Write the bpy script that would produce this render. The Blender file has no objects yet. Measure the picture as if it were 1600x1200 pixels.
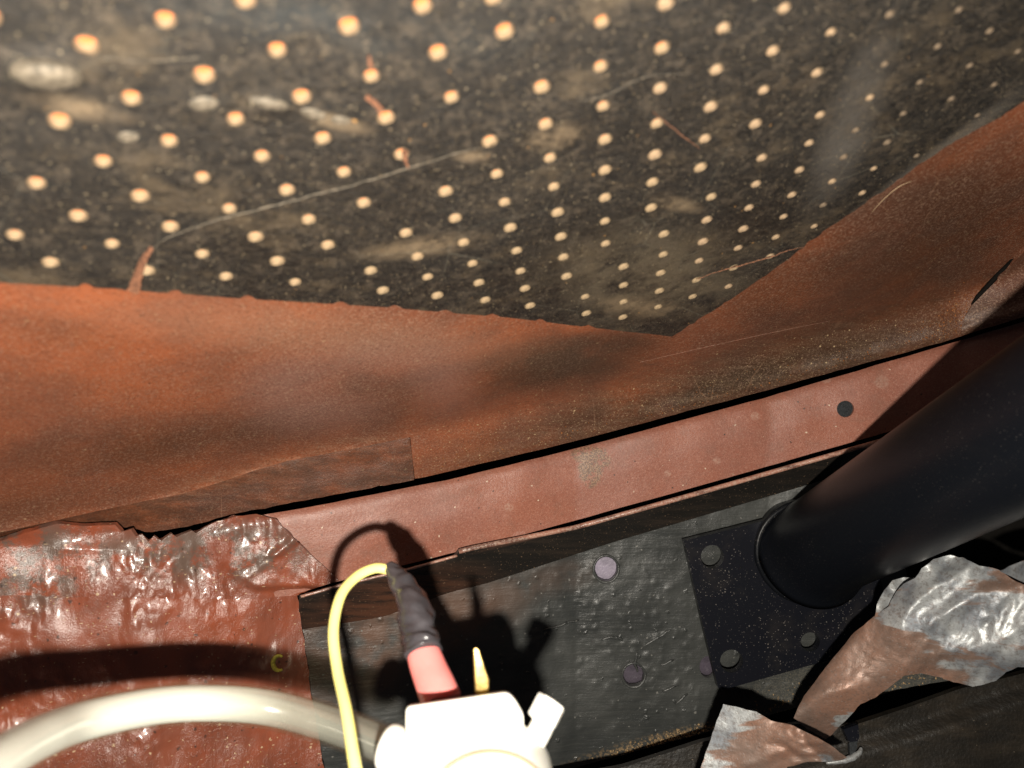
import bpy, bmesh, math, random
import numpy as np
from mathutils import Vector, Matrix, noise
from mathutils.geometry import delaunay_2d_cdt
random.seed(7)
# ------------------------------------------------------------------ camera, world, lamp, exposure
SC = bpy.context.scene
COL = SC.collection
F, CX, CY = 1256.0, 800.0, 600.0            # focal length in photo pixels (photo 1600 x 1200)
CAM = Matrix.Translation((0, 0, 0.9)) @ Matrix.Rotation(math.radians(58), 4, 'X')   # lens looks forward and down into the bay
FLIP = Matrix.Diagonal((1, 1, -1, 1))       # (right, up, depth) -> camera axes
cd = bpy.data.cameras.new('camera'); cam = bpy.data.objects.new('camera', cd); COL.objects.link(cam)
cam.matrix_world = CAM; cd.sensor_width = 36; cd.lens = 36 * F / 1600; cd.clip_start = 0.005; cd.clip_end = 50
cd.dof.use_dof = True; cd.dof.focus_distance = 0.335; cd.dof.aperture_fstop = 14
SC.camera = cam
w = bpy.data.worlds.new('World'); SC.world = w; w.use_nodes = True
bg = w.node_tree.nodes['Background']; bg.inputs[0].default_value = (0.75, 0.85, 1, 1); bg.inputs[1].default_value = 0.025
ld = bpy.data.lights.new('work_torch', 'POINT'); ld.energy = 7.8; ld.shadow_soft_size = 0.0032; ld.color = (1, 0.93, 0.82)
lo = bpy.data.objects.new('work_torch', ld); COL.objects.link(lo)
lo.location = CAM @ Vector((0.003, -0.036, 0.012))
SC.view_settings.view_transform = 'Standard'; SC.view_settings.look = 'None'
SC.view_settings.exposure = 0.0; SC.view_settings.gamma = 1
SC.render.engine = 'CYCLES'

# ------------------------------------------------------------------ mesh helpers (all shapes in right/up/depth metres)
def pt(x, y, d): return Vector(((x - CX) / F * d, -(y - CY) / F * d, d))
def flip(p): return Vector((p[0], p[1], -p[2]))
def setp(o, label=None, cat=None, group=None, kind=None):
    for k, v in (('label', label), ('category', cat), ('group', group), ('kind', kind)):
        if v: o[k] = v
    return o
def place(o, c, parent):
    c = flip(c)
    if parent is None: o.matrix_world = CAM @ Matrix.Translation(c)
    else:
        o.parent = parent; o.matrix_local = Matrix.Translation(c - Vector(parent['_c']))
    o['_c'] = list(c)
def mk(name, V, Fc, mat, parent=None, uv=None, smooth=True, origin=None):
    V = [Vector(v) for v in V]
    c = origin if origin is not None else sum(V, Vector()) / len(V)
    me = bpy.data.meshes.new(name)
    me.from_pydata([flip(v - c) for v in V], [], [tuple(reversed(f)) for f in Fc])
    me.materials.append(mat)
    if uv is not None:
        L = me.uv_layers.new(name='UVMap')
        vi = np.empty(len(me.loops), dtype=np.int32); me.loops.foreach_get('vertex_index', vi)
        L.data.foreach_set('uv', np.asarray(uv, dtype=np.float32)[vi].ravel())
    me.polygons.foreach_set('use_smooth', [smooth] * len(me.polygons))
    me.update()
    o = bpy.data.objects.new(name, me); COL.objects.link(o); place(o, c, parent)
    return o
def fixn(o):
    bm = bmesh.new(); bm.from_mesh(o.data); bmesh.ops.recalc_face_normals(bm, faces=bm.faces); bm.to_mesh(o.data); bm.free(); return o
def root(name, c, label, cat, group=None):
    o = bpy.data.objects.new(name, None); o.empty_display_size = 0.02; COL.objects.link(o)
    place(o, Vector(c), None); setp(o, label, cat, group); return o

def inpoly(P, poly):
    P = np.asarray(P); poly = np.asarray(poly); r = np.zeros(len(P), bool)
    x, y = P[:, 0], P[:, 1]; n = len(poly); j = n - 1
    for i in range(n):
        xi, yi = poly[i]; xj, yj = poly[j]
        if yi != yj:
            c = ((yi > y) != (yj > y)) & (x < (xj - xi) * (y - yi) / (yj - yi) + xi)
            r ^= c
        j = i
    return r
def rough(poly, amp, step=14, seed=0, closed=True):
    out = []; n = len(poly)
    for i in range(n if closed else n - 1):
        a = np.array(poly[i], float); b = np.array(poly[(i + 1) % n], float)
        k = max(1, int(np.linalg.norm(b - a) / step)); t = (b - a) / max(1e-6, np.linalg.norm(b - a)); nn = np.array((-t[1], t[0]))
        for q in range(k):
            p = a + (b - a) * q / k
            h = noise.noise(Vector((p[0] * .031 + seed, p[1] * .031, seed))) + .6 * noise.noise(Vector((p[0] * .11, p[1] * .11, seed + 4)))
            out.append(tuple(p + nn * h * amp * (0 if q == 0 else 1)))
    return out
def spl(pts, n=8, closed=False):
    P = [np.array(p, float) for p in pts]; out = []; m = len(P)
    for i in range(m if closed else m - 1):
        g = (lambda k: P[k % m]) if closed else (lambda k: P[min(max(k, 0), m - 1)])
        a, b, c, d = g(i - 1), g(i), g(i + 1), g(i + 2)
        for q in range(n):
            t = q / n
            out.append(.5 * ((2 * b) + (-a + c) * t + (2 * a - 5 * b + 4 * c - d) * t * t + (-a + 3 * b - 3 * c + d) * t ** 3))
    if not closed: out.append(P[-1])
    return out
def circ(x, y, rx, ry=None, n=18, rot=0, jit=0):
    ry = ry or rx; o = []
    for k in range(n):
        a = 2 * math.pi * k / n; u, v = rx * math.cos(a), ry * math.sin(a)
        j = 1 + jit * random.uniform(-1, 1)
        o.append((x + (u * math.cos(rot) - v * math.sin(rot)) * j, y + (u * math.sin(rot) + v * math.cos(rot)) * j))
    return o
def plate(name, outline, dfn, mat, parent=None, thick=.0012, holes=(), step=14, sub=1, smooth=True, origin=None):
    """a sheet with real thickness: outline (photo pixels) laid on the surface dfn(x, y) -> depth"""
    outline = [tuple(map(float, p)) for p in outline]
    hs = [[tuple(map(float, p)) for p in h] for h in holes]
    vs = []; es = []
    for lp in [outline] + hs:
        b = len(vs); vs += lp; es += [(b + i, b + (i + 1) % len(lp)) for i in range(len(lp))]
    o = np.array(outline); gx = np.arange(o[:, 0].min() + step / 2, o[:, 0].max(), step); gy = np.arange(o[:, 1].min() + step / 2, o[:, 1].max(), step)
    G = np.array([(x + (step / 2 if k % 2 else 0), y) for k, y in enumerate(gy) for x in gx])
    keep = inpoly(G, outline)
    allb = np.array(vs)
    for h in hs:
        hc = np.mean(h, axis=0); rr = np.max(np.linalg.norm(np.array(h) - hc, axis=1))
        keep &= np.linalg.norm(G - hc, axis=1) > rr + 2
    G = G[keep]
    G = np.array([g for g in G if np.min(np.abs(allb - g).sum(1)) > step * .45])
    vs2 = [Vector(p) for p in vs] + [Vector(p) for p in G]
    R = delaunay_2d_cdt(vs2, es, [], 0, 1e-5)
    P = np.array([tuple(v) for v in R[0]]); T = np.array([tuple(f) for f in R[2] if len(f) == 3])
    cen = P[T].mean(1); k = inpoly(cen, outline)
    for h in hs: k &= ~inpoly(cen, h)
    T = T[k]
    for _ in range(sub):
        ed = {}; P = list(map(tuple, P)); NT = []
        def mid(a, b):
            key = (a, b) if a < b else (b, a)
            if key not in ed:
                ed[key] = len(P); P.append(((P[a][0] + P[b][0]) / 2, (P[a][1] + P[b][1]) / 2))
            return ed[key]
        for a, b, c in T:
            ab, bc, ca = mid(a, b), mid(b, c), mid(c, a)
            NT += [(a, ab, ca), (ab, b, bc), (ca, bc, c), (ab, bc, ca)]
        T = np.array(NT)
    P = np.array(P); used = np.unique(T); mp = -np.ones(len(P), int); mp[used] = np.arange(len(used)); P = P[used]; T = mp[T]
    # orientation: counter-clockwise in (x, up) seen by the camera
    A = (P[T[:, 1], 0] - P[T[:, 0], 0]) * -(P[T[:, 2], 1] - P[T[:, 0], 1]) + (P[T[:, 1], 1] - P[T[:, 0], 1]) * (P[T[:, 2], 0] - P[T[:, 0], 0])
    T[A < 0] = T[A < 0][:, ::-1]
    V = np.array([tuple(pt(x, y, dfn(x, y))) for x, y in P])
    fn = np.cross(V[T[:, 1]] - V[T[:, 0]], V[T[:, 2]] - V[T[:, 0]]); vn = np.zeros_like(V)
    for i in range(3): np.add.at(vn, T[:, i], fn)
    vn /= np.linalg.norm(vn, axis=1)[:, None] + 1e-12
    s = np.sign((vn * V).sum(1)).mean()
    if s < 0: vn = -vn          # pointing away from camera
    n = len(V); B = V + vn * thick
    cnt = {}
    for t in T:
        for a, b in ((t[0], t[1]), (t[1], t[2]), (t[2], t[0])): cnt[(a, b)] = 1
    Fc = [tuple(t) for t in T] + [(t[2] + n, t[1] + n, t[0] + n) for t in T]
    W = []
    for (a, b) in cnt:
        if (b, a) not in cnt: W.append((b, a, a + n, b + n))
    # split the wall vertices so that edges stay crisp
    VV = list(V) + list(B); UV = [(x / 1000, 1 - y / 1000) for x, y in P] * 2; ex = {}
    def dup(i):
        if i not in ex: ex[i] = len(VV); VV.append(VV[i]); UV.append(UV[i])
        return ex[i]
    Fc += [tuple(dup(i) for i in q) for q in W]
    Fc = [tuple(reversed([int(i) for i in f])) for f in Fc]
    return mk(name, VV, Fc, mat, parent, UV, smooth, origin)

def sweep(name, pts, rad, mat, parent=None, seg=14, cap=True, ry=None, wob=0, twist=0, smooth=True, origin=None):
    """tube through 3D points; rad list or value; ry = second radius"""
    P = [Vector(p) for p in pts]; n = len(P)
    rad = rad if hasattr(rad, '__len__') else [rad] * n
    V = []; up = None; cc = []
    for i, p in enumerate(P):
        t = (P[min(i + 1, n - 1)] - P[max(i - 1, 0)]).normalized()
        if up is None:
            up = t.cross(Vector((0, 0, 1))); up = up.normalized() if up.length > .1 else t.cross(Vector((0, 1, 0))).normalized()
        up = (up - t * up.dot(t)).normalized(); sd = t.cross(up)
        for k in range(seg):
            a = 2 * math.pi * k / seg + twist * i
            r = rad[i] * (1 + wob * noise.noise(Vector((math.cos(a) * 1.7 + i * .35, math.sin(a) * 1.7, i * .23))))
            V.append(p + up * math.cos(a) * r + sd * math.sin(a) * r * (ry if ry else 1))
    Fc = []
    for i in range(n - 1):
        for k in range(seg):
            a = i * seg + k; b = i * seg + (k + 1) % seg
            Fc.append((a, a + seg, b + seg, b))
    if cap:
        Fc.append(tuple(range(seg))); Fc.append(tuple(reversed(range((n - 1) * seg, n * seg))))
    return fixn(mk(name, V, Fc, mat, parent, None, smooth, origin))
def path(pxs, n=8): return [pt(*p) for p in spl(pxs, n)]

# ------------------------------------------------------------------ material helpers
class N:
    def __init__(s, name):
        s.m = bpy.data.materials.new(name); s.m.use_nodes = True; s.t = s.m.node_tree; s.t.nodes.clear()
        s.out = s.n('ShaderNodeOutputMaterial'); s.b = s.n('ShaderNodeBsdfPrincipled'); s.l(s.b.outputs[0], s.out.inputs[0])
        s.tc = s.n('ShaderNodeTexCoord')
    def n(s, t, **k):
        x = s.t.nodes.new(t)
        for a, b in k.items(): setattr(x, a, b)
        return x
    def l(s, a, b): s.t.links.new(a, b)
    def map(s, kind='Object', sc=(1, 1, 1), rot=0, loc=(0, 0, 0)):
        m = s.n('ShaderNodeMapping'); s.l(s.tc.outputs[kind], m.inputs[0]); m.inputs['Scale'].default_value = sc
        m.inputs['Rotation'].default_value = (0, 0, rot); m.inputs['Location'].default_value = loc; return m.outputs[0]
    def noise(s, scale, vec=None, detail=4, rough=.55, dist=0):
        x = s.n('ShaderNodeTexNoise'); x.inputs['Scale'].default_value = scale; x.inputs['Detail'].default_value = detail
        x.inputs['Roughness'].default_value = rough; x.inputs['Distortion'].default_value = dist
        s.l(vec if vec is not None else s.tc.outputs['Object'], x.inputs[0]); return x.outputs[0]
    def vor(s, scale, vec=None, out=0, feat='F1', rnd=1):
        x = s.n('ShaderNodeTexVoronoi', feature=feat); x.inputs['Scale'].default_value = scale; x.inputs['Randomness'].default_value = rnd
        s.l(vec if vec is not None else s.tc.outputs['Object'], x.inputs[0]); return x.outputs[out]
    def rng(s, v, a, b, c=0, d=1, smooth=True):
        x = s.n('ShaderNodeMapRange', interpolation_type='SMOOTHSTEP' if smooth else 'LINEAR')
        s.l(v, x.inputs[0])
        for i, q in enumerate((a, b, c, d)): x.inputs[i + 1].default_value = q
        return x.outputs[0]
    def math(s, op, a, b=None, clamp=False):
        x = s.n('ShaderNodeMath', operation=op, use_clamp=clamp)
        for i, q in enumerate((a, b)):
            if q is None: continue
            if isinstance(q, (int, float)): x.inputs[i].default_value = q
            else: s.l(q, x.inputs[i])
        return x.outputs[0]
    def mix(s, f, a, b):
        x = s.n('ShaderNodeMix', data_type='RGBA')
        for i, q in ((0, f), (6, a), (7, b)):
            if isinstance(q, tuple): x.inputs[i].default_value = (*q[:3], 1)
            elif isinstance(q, (int, float)): x.inputs[i].default_value = q
            else: s.l(q, x.inputs[i])
        return x.outputs[2]
    def specks(s, scale, rad, dens, loc=0, stretch=(1, 1, 1), rot=0, soft=.6):
        v = s.map('Object', stretch, rot, (loc, loc * .7, loc * .3)); wob = s.n('ShaderNodeVectorMath', operation='ADD')
        nn = s.n('ShaderNodeTexNoise'); nn.inputs['Scale'].default_value = scale * 2.5; s.l(v, nn.inputs[0])
        m2 = s.n('ShaderNodeVectorMath', operation='SCALE'); s.l(nn.outputs[1], m2.inputs[0]); m2.inputs['Scale'].default_value = .5 / scale
        s.l(v, wob.inputs[0]); s.l(m2.outputs[0], wob.inputs[1])
        x = s.n('ShaderNodeTexVoronoi'); x.inputs['Scale'].default_value = scale; s.l(wob.outputs[0], x.inputs[0])
        sp = s.n('ShaderNodeSeparateColor'); s.l(x.outputs[1], sp.inputs[0])
        rr = s.math('MULTIPLY', sp.outputs[1], rad); on = s.math('GREATER_THAN', sp.outputs[0], 1 - dens)
        q = s.math('DIVIDE', x.outputs[0], s.math('ADD', rr, rad * .3))
        return s.math('MULTIPLY', s.rng(q, 1, 1 - soft), on)
    def ell(s, x, y, rx, ry, rot=0, soft=.5):
        """soft ellipse laid on the sheet (its own map, thousandths of a photo-wide sheet)"""
        m = s.n('ShaderNodeMapping', vector_type='TEXTURE'); s.l(s.tc.outputs['UV'], m.inputs[0])
        m.inputs['Location'].default_value = (x / 1000, 1 - y / 1000, 0); m.inputs['Rotation'].default_value = (0, 0, math.radians(rot))
        m.inputs['Scale'].default_value = (rx / 1000, ry / 1000, 1)
        v = s.n('ShaderNodeVectorMath', operation='LENGTH'); s.l(m.outputs[0], v.inputs[0])
        return s.rng(v.outputs[1], 1, 1 - soft)
    def bump(s, hs, dist=.001):
        prev = None
        for h, st, d in hs:
            x = s.n('ShaderNodeBump'); x.inputs['Strength'].default_value = st; x.inputs['Distance'].default_value = d
            s.l(h, x.inputs['Height'])
            if prev is not None: s.l(prev, x.inputs['Normal'])
            prev = x.outputs[0]
        s.l(prev, s.b.inputs['Normal'])
    def set(s, **k):
        for a, b in k.items():
            i = s.b.inputs[a.replace('_', ' ')]
            if isinstance(b, tuple): i.default_value = (*b[:3], 1) if len(i.default_value) == 4 else b[:3]
            elif isinstance(b, (int, float)): i.default_value = b
            else: s.l(b, i)
        return s.m

def m_plain(name, col, rough=.5, metal=0, var=.25, vs=300, bump=.3, spec=.5, **kw):
    q = N(name); n = q.noise(vs); d = tuple(c * (1 - var) for c in col)
    q.set(Base_Color=q.mix(q.rng(n, .35, .65), d, col), Roughness=rough, Metallic=metal, Specular_IOR_Level=spec, **kw)
    if bump: q.bump([(q.noise(vs * 5), bump, .0004)])
    return q.m

# red-oxide painted panel with dust
def m_panel(name='red_oxide_panel_paint', grime=0):
    q = N(name); big = q.noise(14, detail=3); med = q.noise(60, detail=5)
    c = q.mix(q.rng(big, .35, .68), (.27, .078, .031), (.17, .060, .034))
    c = q.mix(q.math('MULTIPLY', q.rng(med, .35, .7), .5), c, (.11, .042, .024))
    # dusty lip grime, plus shade painted on the bulge, right side and pad corner
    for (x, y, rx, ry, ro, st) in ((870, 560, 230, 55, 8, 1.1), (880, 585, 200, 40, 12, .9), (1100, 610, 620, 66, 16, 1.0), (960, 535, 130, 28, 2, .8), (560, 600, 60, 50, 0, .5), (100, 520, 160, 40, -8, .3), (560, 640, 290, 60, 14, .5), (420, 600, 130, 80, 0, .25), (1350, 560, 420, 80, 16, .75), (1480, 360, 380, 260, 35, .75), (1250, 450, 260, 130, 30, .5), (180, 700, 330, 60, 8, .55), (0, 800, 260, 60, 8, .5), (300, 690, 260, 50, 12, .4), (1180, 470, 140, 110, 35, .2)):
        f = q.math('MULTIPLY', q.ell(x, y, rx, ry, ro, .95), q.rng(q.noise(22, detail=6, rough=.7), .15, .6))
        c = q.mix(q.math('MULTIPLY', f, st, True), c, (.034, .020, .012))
    for (x, y, rx, ry) in ((440, 610, 120, 80), (690, 600, 85, 75), (600, 560, 250, 60), (520, 640, 150, 60)):
        c = q.mix(q.math('MULTIPLY', q.ell(x, y, rx, ry, 5, .98), .5), c, (.23, .125, .10))
    f = q.math('MULTIPLY', q.ell(500, 520, 560, 60, -5, .9), .3); c = q.mix(f, c, (.34, .18, .11))
    st = q.map('UV', (8, 60, 1), math.radians(-15)); stv = q.noise(1.5, st, 10, .82, .3)
    f = q.math('MULTIPLY', q.ell(1080, 612, 620, 85, 15.5, .75), q.rng(stv, .38, .75))
    c = q.mix(q.math('MULTIPLY', f, .42), c, (.21, .14, .085))
    f = q.math('MULTIPLY', q.ell(420, 735, 330, 30, 15.5, .7), q.rng(stv, .4, .7))
    c = q.mix(q.math('MULTIPLY', f, .8), c, (.24, .12, .07))
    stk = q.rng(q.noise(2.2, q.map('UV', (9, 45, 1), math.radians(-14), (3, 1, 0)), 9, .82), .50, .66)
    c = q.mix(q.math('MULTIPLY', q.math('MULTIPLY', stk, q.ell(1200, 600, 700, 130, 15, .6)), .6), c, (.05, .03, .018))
    # dust grain, sparser up the panel
    gr = q.noise(1150, detail=4, rough=.75); g2 = q.rng(gr, .50, .62)
    c = q.mix(q.math('MULTIPLY', g2, q.rng(q.noise(9, detail=5), .35, .65, .12, .38)), c, (.46, .30, .21))
    c = q.mix(q.math('MULTIPLY', q.rng(q.noise(1000, q.map('Object', loc=(3, 1, 2)), 4, .75), .50, .64), .4), c, (.055, .025, .016))
    pc = q.math('MAXIMUM', q.specks(420, .22, .28), q.specks(900, .3, .3, 2, (1, 3, 1), -.25))
    c = q.mix(q.math('MULTIPLY', pc, q.math('ADD', .35, q.ell(1050, 640, 620, 110, 15.5, .6), True)), c, (.42, .30, .17))
    dk = q.specks(500, .22, .22, 5)
    c = q.mix(q.math('MULTIPLY', dk, .5), c, (.02, .012, .008))
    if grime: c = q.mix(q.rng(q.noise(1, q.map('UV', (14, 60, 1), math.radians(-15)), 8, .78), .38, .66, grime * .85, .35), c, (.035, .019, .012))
    # fine scratch
    sc = q.rng(q.vor(60, q.map('Object', (1, .05, 1), .5), feat='DISTANCE_TO_EDGE'), .0, .010, 1, 0)
    c = q.mix(q.math('MULTIPLY', sc, q.rng(big, .5, .6, 0, .25)), c, (.35, .2, .12))
    q.bump([(q.noise(70, detail=3), .35, .0012), (gr, .45, .0005), (q.noise(2200, detail=3), .4, .0003)])
    return q.set(Base_Color=c, Roughness=q.rng(med, .3, .7, .32, .52), Specular_IOR_Level=.45)
def m_ledge():
    q = N('salmon_red_primer'); big = q.noise(25, detail=5); gr = q.noise(1500, detail=4, rough=.75)
    c = q.mix(q.rng(big, .35, .65), (.27, .098, .062), (.225, .082, .054))
    f = q.math('MULTIPLY', q.ell(640, 850, 130, 50, 15, .9), 1); c = q.mix(q.math('MULTIPLY', f, .75), c, (.20, .05, .022))
    c = q.mix(q.math('MULTIPLY', q.ell(560, 800, 260, 22, 12, .9), .5), c, (.20, .055, .026))
    c = q.mix(q.math('MULTIPLY', q.rng(q.noise(300, detail=6, rough=.7), .52, .7), .35), c, (.38, .18, .13))
    c = q.mix(q.math('MULTIPLY', q.rng(gr, .5, .65), .38), c, (.46, .26, .19)); c = q.mix(q.math('MULTIPLY', q.rng(q.noise(1300, q.map('Object', loc=(3, 1, 2)), 4, .75), .5, .65), .4), c, (.10, .035, .022))
    # worn rusty patch
    rp = q.math('ADD', q.ell(925, 716, 56, 34, -10, .9), q.ell(922, 745, 28, 30, 0, .9), True)
    rp = q.rng(q.math('MULTIPLY', rp, q.rng(q.noise(340, detail=6, rough=.8), .30, .62)), .25, .55)
    c = q.mix(q.math('MULTIPLY', rp, .85), c, q.mix(q.rng(q.noise(1500), .45, .6), (.10, .06, .038), (.28, .17, .10)))
    for x, y, r in ((795, 793, 9), (1378, 597, 14), (1290, 590, 12), (1120, 720, 8), (1043, 740, 7), (1180, 650, 9), (1000, 800, 6)):
        c = q.mix(q.math('MULTIPLY', q.ell(x, y, r, r * .9, 0, .4), q.rng(q.noise(900), .35, .65, .1, .5)), c, (.40, .26, .2))
    c = q.mix(q.specks(300, .15, .2), c, (.6, .48, .36)); c = q.mix(q.specks(330, .16, .22, 3), c, (.03, .018, .014))
    q.bump([(q.noise(45, detail=4), .4, .001), (gr, .35, .0003), (q.noise(700, detail=4, rough=.7), .25, .0004)])
    c = q.mix(q.math('MULTIPLY', q.rng(q.noise(60, q.map('Object', (1, 1, 1), 0, (5, 2, 1)), 7, .75), .48, .66), .4), c, (.17, .085, .06))
    return q.set(Base_Color=c, Roughness=q.rng(big, .3, .7, .33, .5), Specular_IOR_Level=.5)
def m_sealer():
    q = N('thick_glossy_red_brush_paint'); big = q.noise(30, detail=5)
    c = q.mix(q.rng(big, .35, .65), (.25, .062, .028), (.18, .053, .030))
    gm = q.rng(q.noise(70, q.map('Object', loc=(.3, .1, 0)), 8, .75), .43, .56)
    c = q.mix(q.math('MULTIPLY', gm, q.math('ADD', .15, q.math('ADD', q.ell(330, 862, 260, 70, 0, .8), q.ell(40, 880, 190, 110, 0, .8), True), True)), c, (.115, .075, .058))
    c = q.mix(q.math('MULTIPLY', q.specks(330, .25, .3), .8), c, (.035, .02, .015))
    c = q.mix(q.math('MULTIPLY', q.math('MAXIMUM', q.specks(420, .22, .3, 4), q.specks(300, .2, .25, 6, (1, 3.5, 1), .9)), .9), c, (.5, .36, .22))
    # brush ridges run up the sheet, plus grit under the paint
    br = q.noise(1, q.map('Object', (260, 60, 60), -.35), 5, .65, .6)
    zone = q.rng(q.noise(26, q.map('Object', (1, .6, 1), .3, (7, 2, 1)), 3), .40, .60)
    q.bump([(q.noise(60, q.map('Object', (1, .5, 1), -.4), detail=3), .6, .003), (q.math('MULTIPLY', br, q.math('ADD', .25, zone)), .5, .0014), (q.math('MULTIPLY', zone, q.noise(150, q.map('Object', (1, .6, 1), -.4), detail=3, rough=.5)), .5, .0018), (q.math('MULTIPLY', q.rng(q.noise(600, detail=4, rough=.7), .52, .62), zone), .4, .0004), (q.noise(1700, detail=3, rough=.7), .35, .0004)])
    return q.set(Base_Color=c, Roughness=.30, Specular_IOR_Level=.6, Coat_Weight=.45, Coat_Roughness=.15)
def m_pad():
    q = N('black_bitumen_pad'); big = q.noise(22, detail=6, rough=.65); fine = q.noise(700, detail=6, rough=.8)
    c = q.mix(q.rng(fine, .38, .64), (.004, .0034, .0028), (.024, .019, .014))
    c = q.mix(q.math('MULTIPLY', q.rng(q.noise(34, q.map('Object', (1, 2.2, 1), -.3), 9, .74), .50, .66), .6), c, (.10, .072, .042))
    f = q.math('MULTIPLY', q.ell(1020, 430, 250, 110, 0, .9), q.rng(q.noise(60, detail=6, rough=.7), .35, .6))
    c = q.mix(q.math('MULTIPLY', f, .5), c, (.16, .125, .08))
    for (x, y, rx, ry, ro) in ((1055, 318, 60, 16, -12), (870, 215, 70, 30, 10), (1240, 120, 60, 30, 20), (520, 190, 90, 18, -14), (130, 170, 110, 26, -10), (740, 245, 40, 14, 0), (1000, 480, 120, 22, -6), (660, 385, 140, 22, 8)):
        f = q.math('MULTIPLY', q.ell(x, y, rx, ry, ro, .9), q.rng(q.noise(90, detail=7, rough=.75), .38, .58)); c = q.mix(q.math('MULTIPLY', f, .7), c, (.21, .15, .09))
    f = q.math('MULTIPLY', q.ell(1330, 190, 55, 210, -22, .9), q.rng(big, .3, .65)); c = q.mix(q.math('MULTIPLY', f, .5), c, (.13, .115, .10))
    f = q.ell(1420, 280, 330, 20, 38, .9); c = q.mix(q.math('MULTIPLY', f, .6), c, (.14, .12, .10))
    f = q.math('MULTIPLY', q.ell(500, 30, 420, 70, -8, .95), q.rng(big, .4, .6)); c = q.mix(q.math('MULTIPLY', f, .4), c, (.04, .05, .054))
    c = q.mix(q.math('MULTIPLY', q.rng(q.noise(1700, detail=2), .66, .72), .7), c, (.20, .15, .085))
    c = q.mix(q.rng(q.noise(500, detail=4, rough=.8), .70, .74), c, (.42, .26, .10))
    c = q.mix(q.math('MULTIPLY', q.specks(520, .2, .3), .6), c, (.20, .15, .09)); c = q.mix(q.specks(1000, .25, .3, 3), c, (.24, .19, .12)); c = q.mix(q.specks(330, .10, .15, 7), c, (.42, .22, .07)); c = q.mix(q.math('MULTIPLY', q.rng(q.noise(260, detail=7, rough=.82), .50, .62), .5), c, (.085, .065, .045))
    cr = q.rng(q.vor(38, q.map('Object', (1, .35, 1), .5), feat='DISTANCE_TO_EDGE'), 0, .006, 1, 0)
    c = q.mix(q.math('MULTIPLY', cr, q.rng(big, .45, .6, 0, .45)), c, (.13, .12, .09))
    q.bump([(q.noise(60, detail=4), .5, .0015), (fine, .7, .0007), (q.noise(3000, detail=2), .5, .0003)])
    return q.set(Base_Color=c, Roughness=q.rng(big, .3, .7, .45, .62), Specular_IOR_Level=.5)
def m_blackplate():
    q = N('brushed_on_black_paint'); big = q.noise(25, detail=5); br = q.noise(1, q.map('Object', (28, 420, 60), .25), 5, .7)
    c = q.mix(q.rng(big, .35, .65), (.030, .032, .031), (.046, .048, .045))
    c = q.mix(q.math('MULTIPLY', q.rng(br, .45, .7), .5), c, (.055, .056, .052))
    for (x, y, rx, ry, ro, s) in ((560, 1010, 170, 120, 20, .9), (700, 960, 180, 80, 15, .8), (860, 905, 130, 40, 15, .3)):
        f = q.math('MULTIPLY', q.ell(x, y, rx, ry, ro, .9), q.rng(q.noise(60, detail=6), .3, .6)); c = q.mix(q.math('MULTIPLY', f, s), c, (.12, .065, .042))
    # grey grit dust on the right
    f = q.math('MULTIPLY', q.ell(1330, 1070, 260, 90, 15, .6), q.rng(q.noise(1400, detail=4, rough=.8), .45, .6))
    c = q.mix(q.math('MULTIPLY', f, .8), c, (.11, .10, .078))
    f = q.math('MULTIPLY', q.ell(1030, 1158, 190, 16, 14, .8), q.rng(q.noise(700, detail=4), .45, .6))
    c = q.mix(q.math('MULTIPLY', f, .7), c, (.25, .17, .09))
    c = q.mix(q.specks(380, .2, .3), c, (.17, .165, .15))
    q.bump([(q.noise(60, detail=3), .25, .001), (br, .5, .0006), (q.noise(420, detail=3, rough=.5), .22, .0008), (q.specks(230, .3, .3, 2, soft=1), .6, .0009), (q.noise(1500, detail=3, rough=.7), .3, .0003)])
    return q.set(Base_Color=c, Roughness=q.rng(big, .3, .7, .3, .45), Specular_IOR_Level=.6)
def m_band():
    q = N('oversprayed_black_sill'); st = q.noise(1, q.map('UV', (8, 70, 1), math.radians(-15)), 9, .72)
    c = q.mix(q.rng(st, .42, .72), (.014, .0125, .011), (.034, .025, .019))
    f = q.ell(600, 945, 210, 60, 15, .8); c = q.mix(q.math('MULTIPLY', f, q.rng(st, .3, .6)), c, (.09, .038, .022))
    # rubbed top edge showing pinkish paint
    f = q.ell(1050, 777, 350, 8, 15.7, .8); c = q.mix(q.math('MULTIPLY', f, .8), c, (.33, .15, .10))
    c = q.mix(q.rng(q.noise(1200, detail=3), .66, .7), c, (.2, .13, .08))
    q.bump([(st, .5, .0008), (q.noise(600, detail=4), .45, .0005)])
    return q.set(Base_Color=c, Roughness=.27, Specular_IOR_Level=.6)
def m_bead():
    q = N('rubbed_bead_paint'); n1 = q.noise(1, q.map('Object', (40, 300, 100), .27), 5, .7); sp = q.rng(q.noise(900, detail=4, rough=.75), .45, .6)
    c = q.mix(q.rng(n1, .4, .62), (.36, .17, .12), (.13, .06, .045)); c = q.mix(q.math('MULTIPLY', sp, .5), c, (.5, .38, .3))
    q.bump([(q.noise(900, detail=4), .4, .0005)])
    return q.set(Base_Color=c, Roughness=.28, Specular_IOR_Level=.8)
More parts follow.
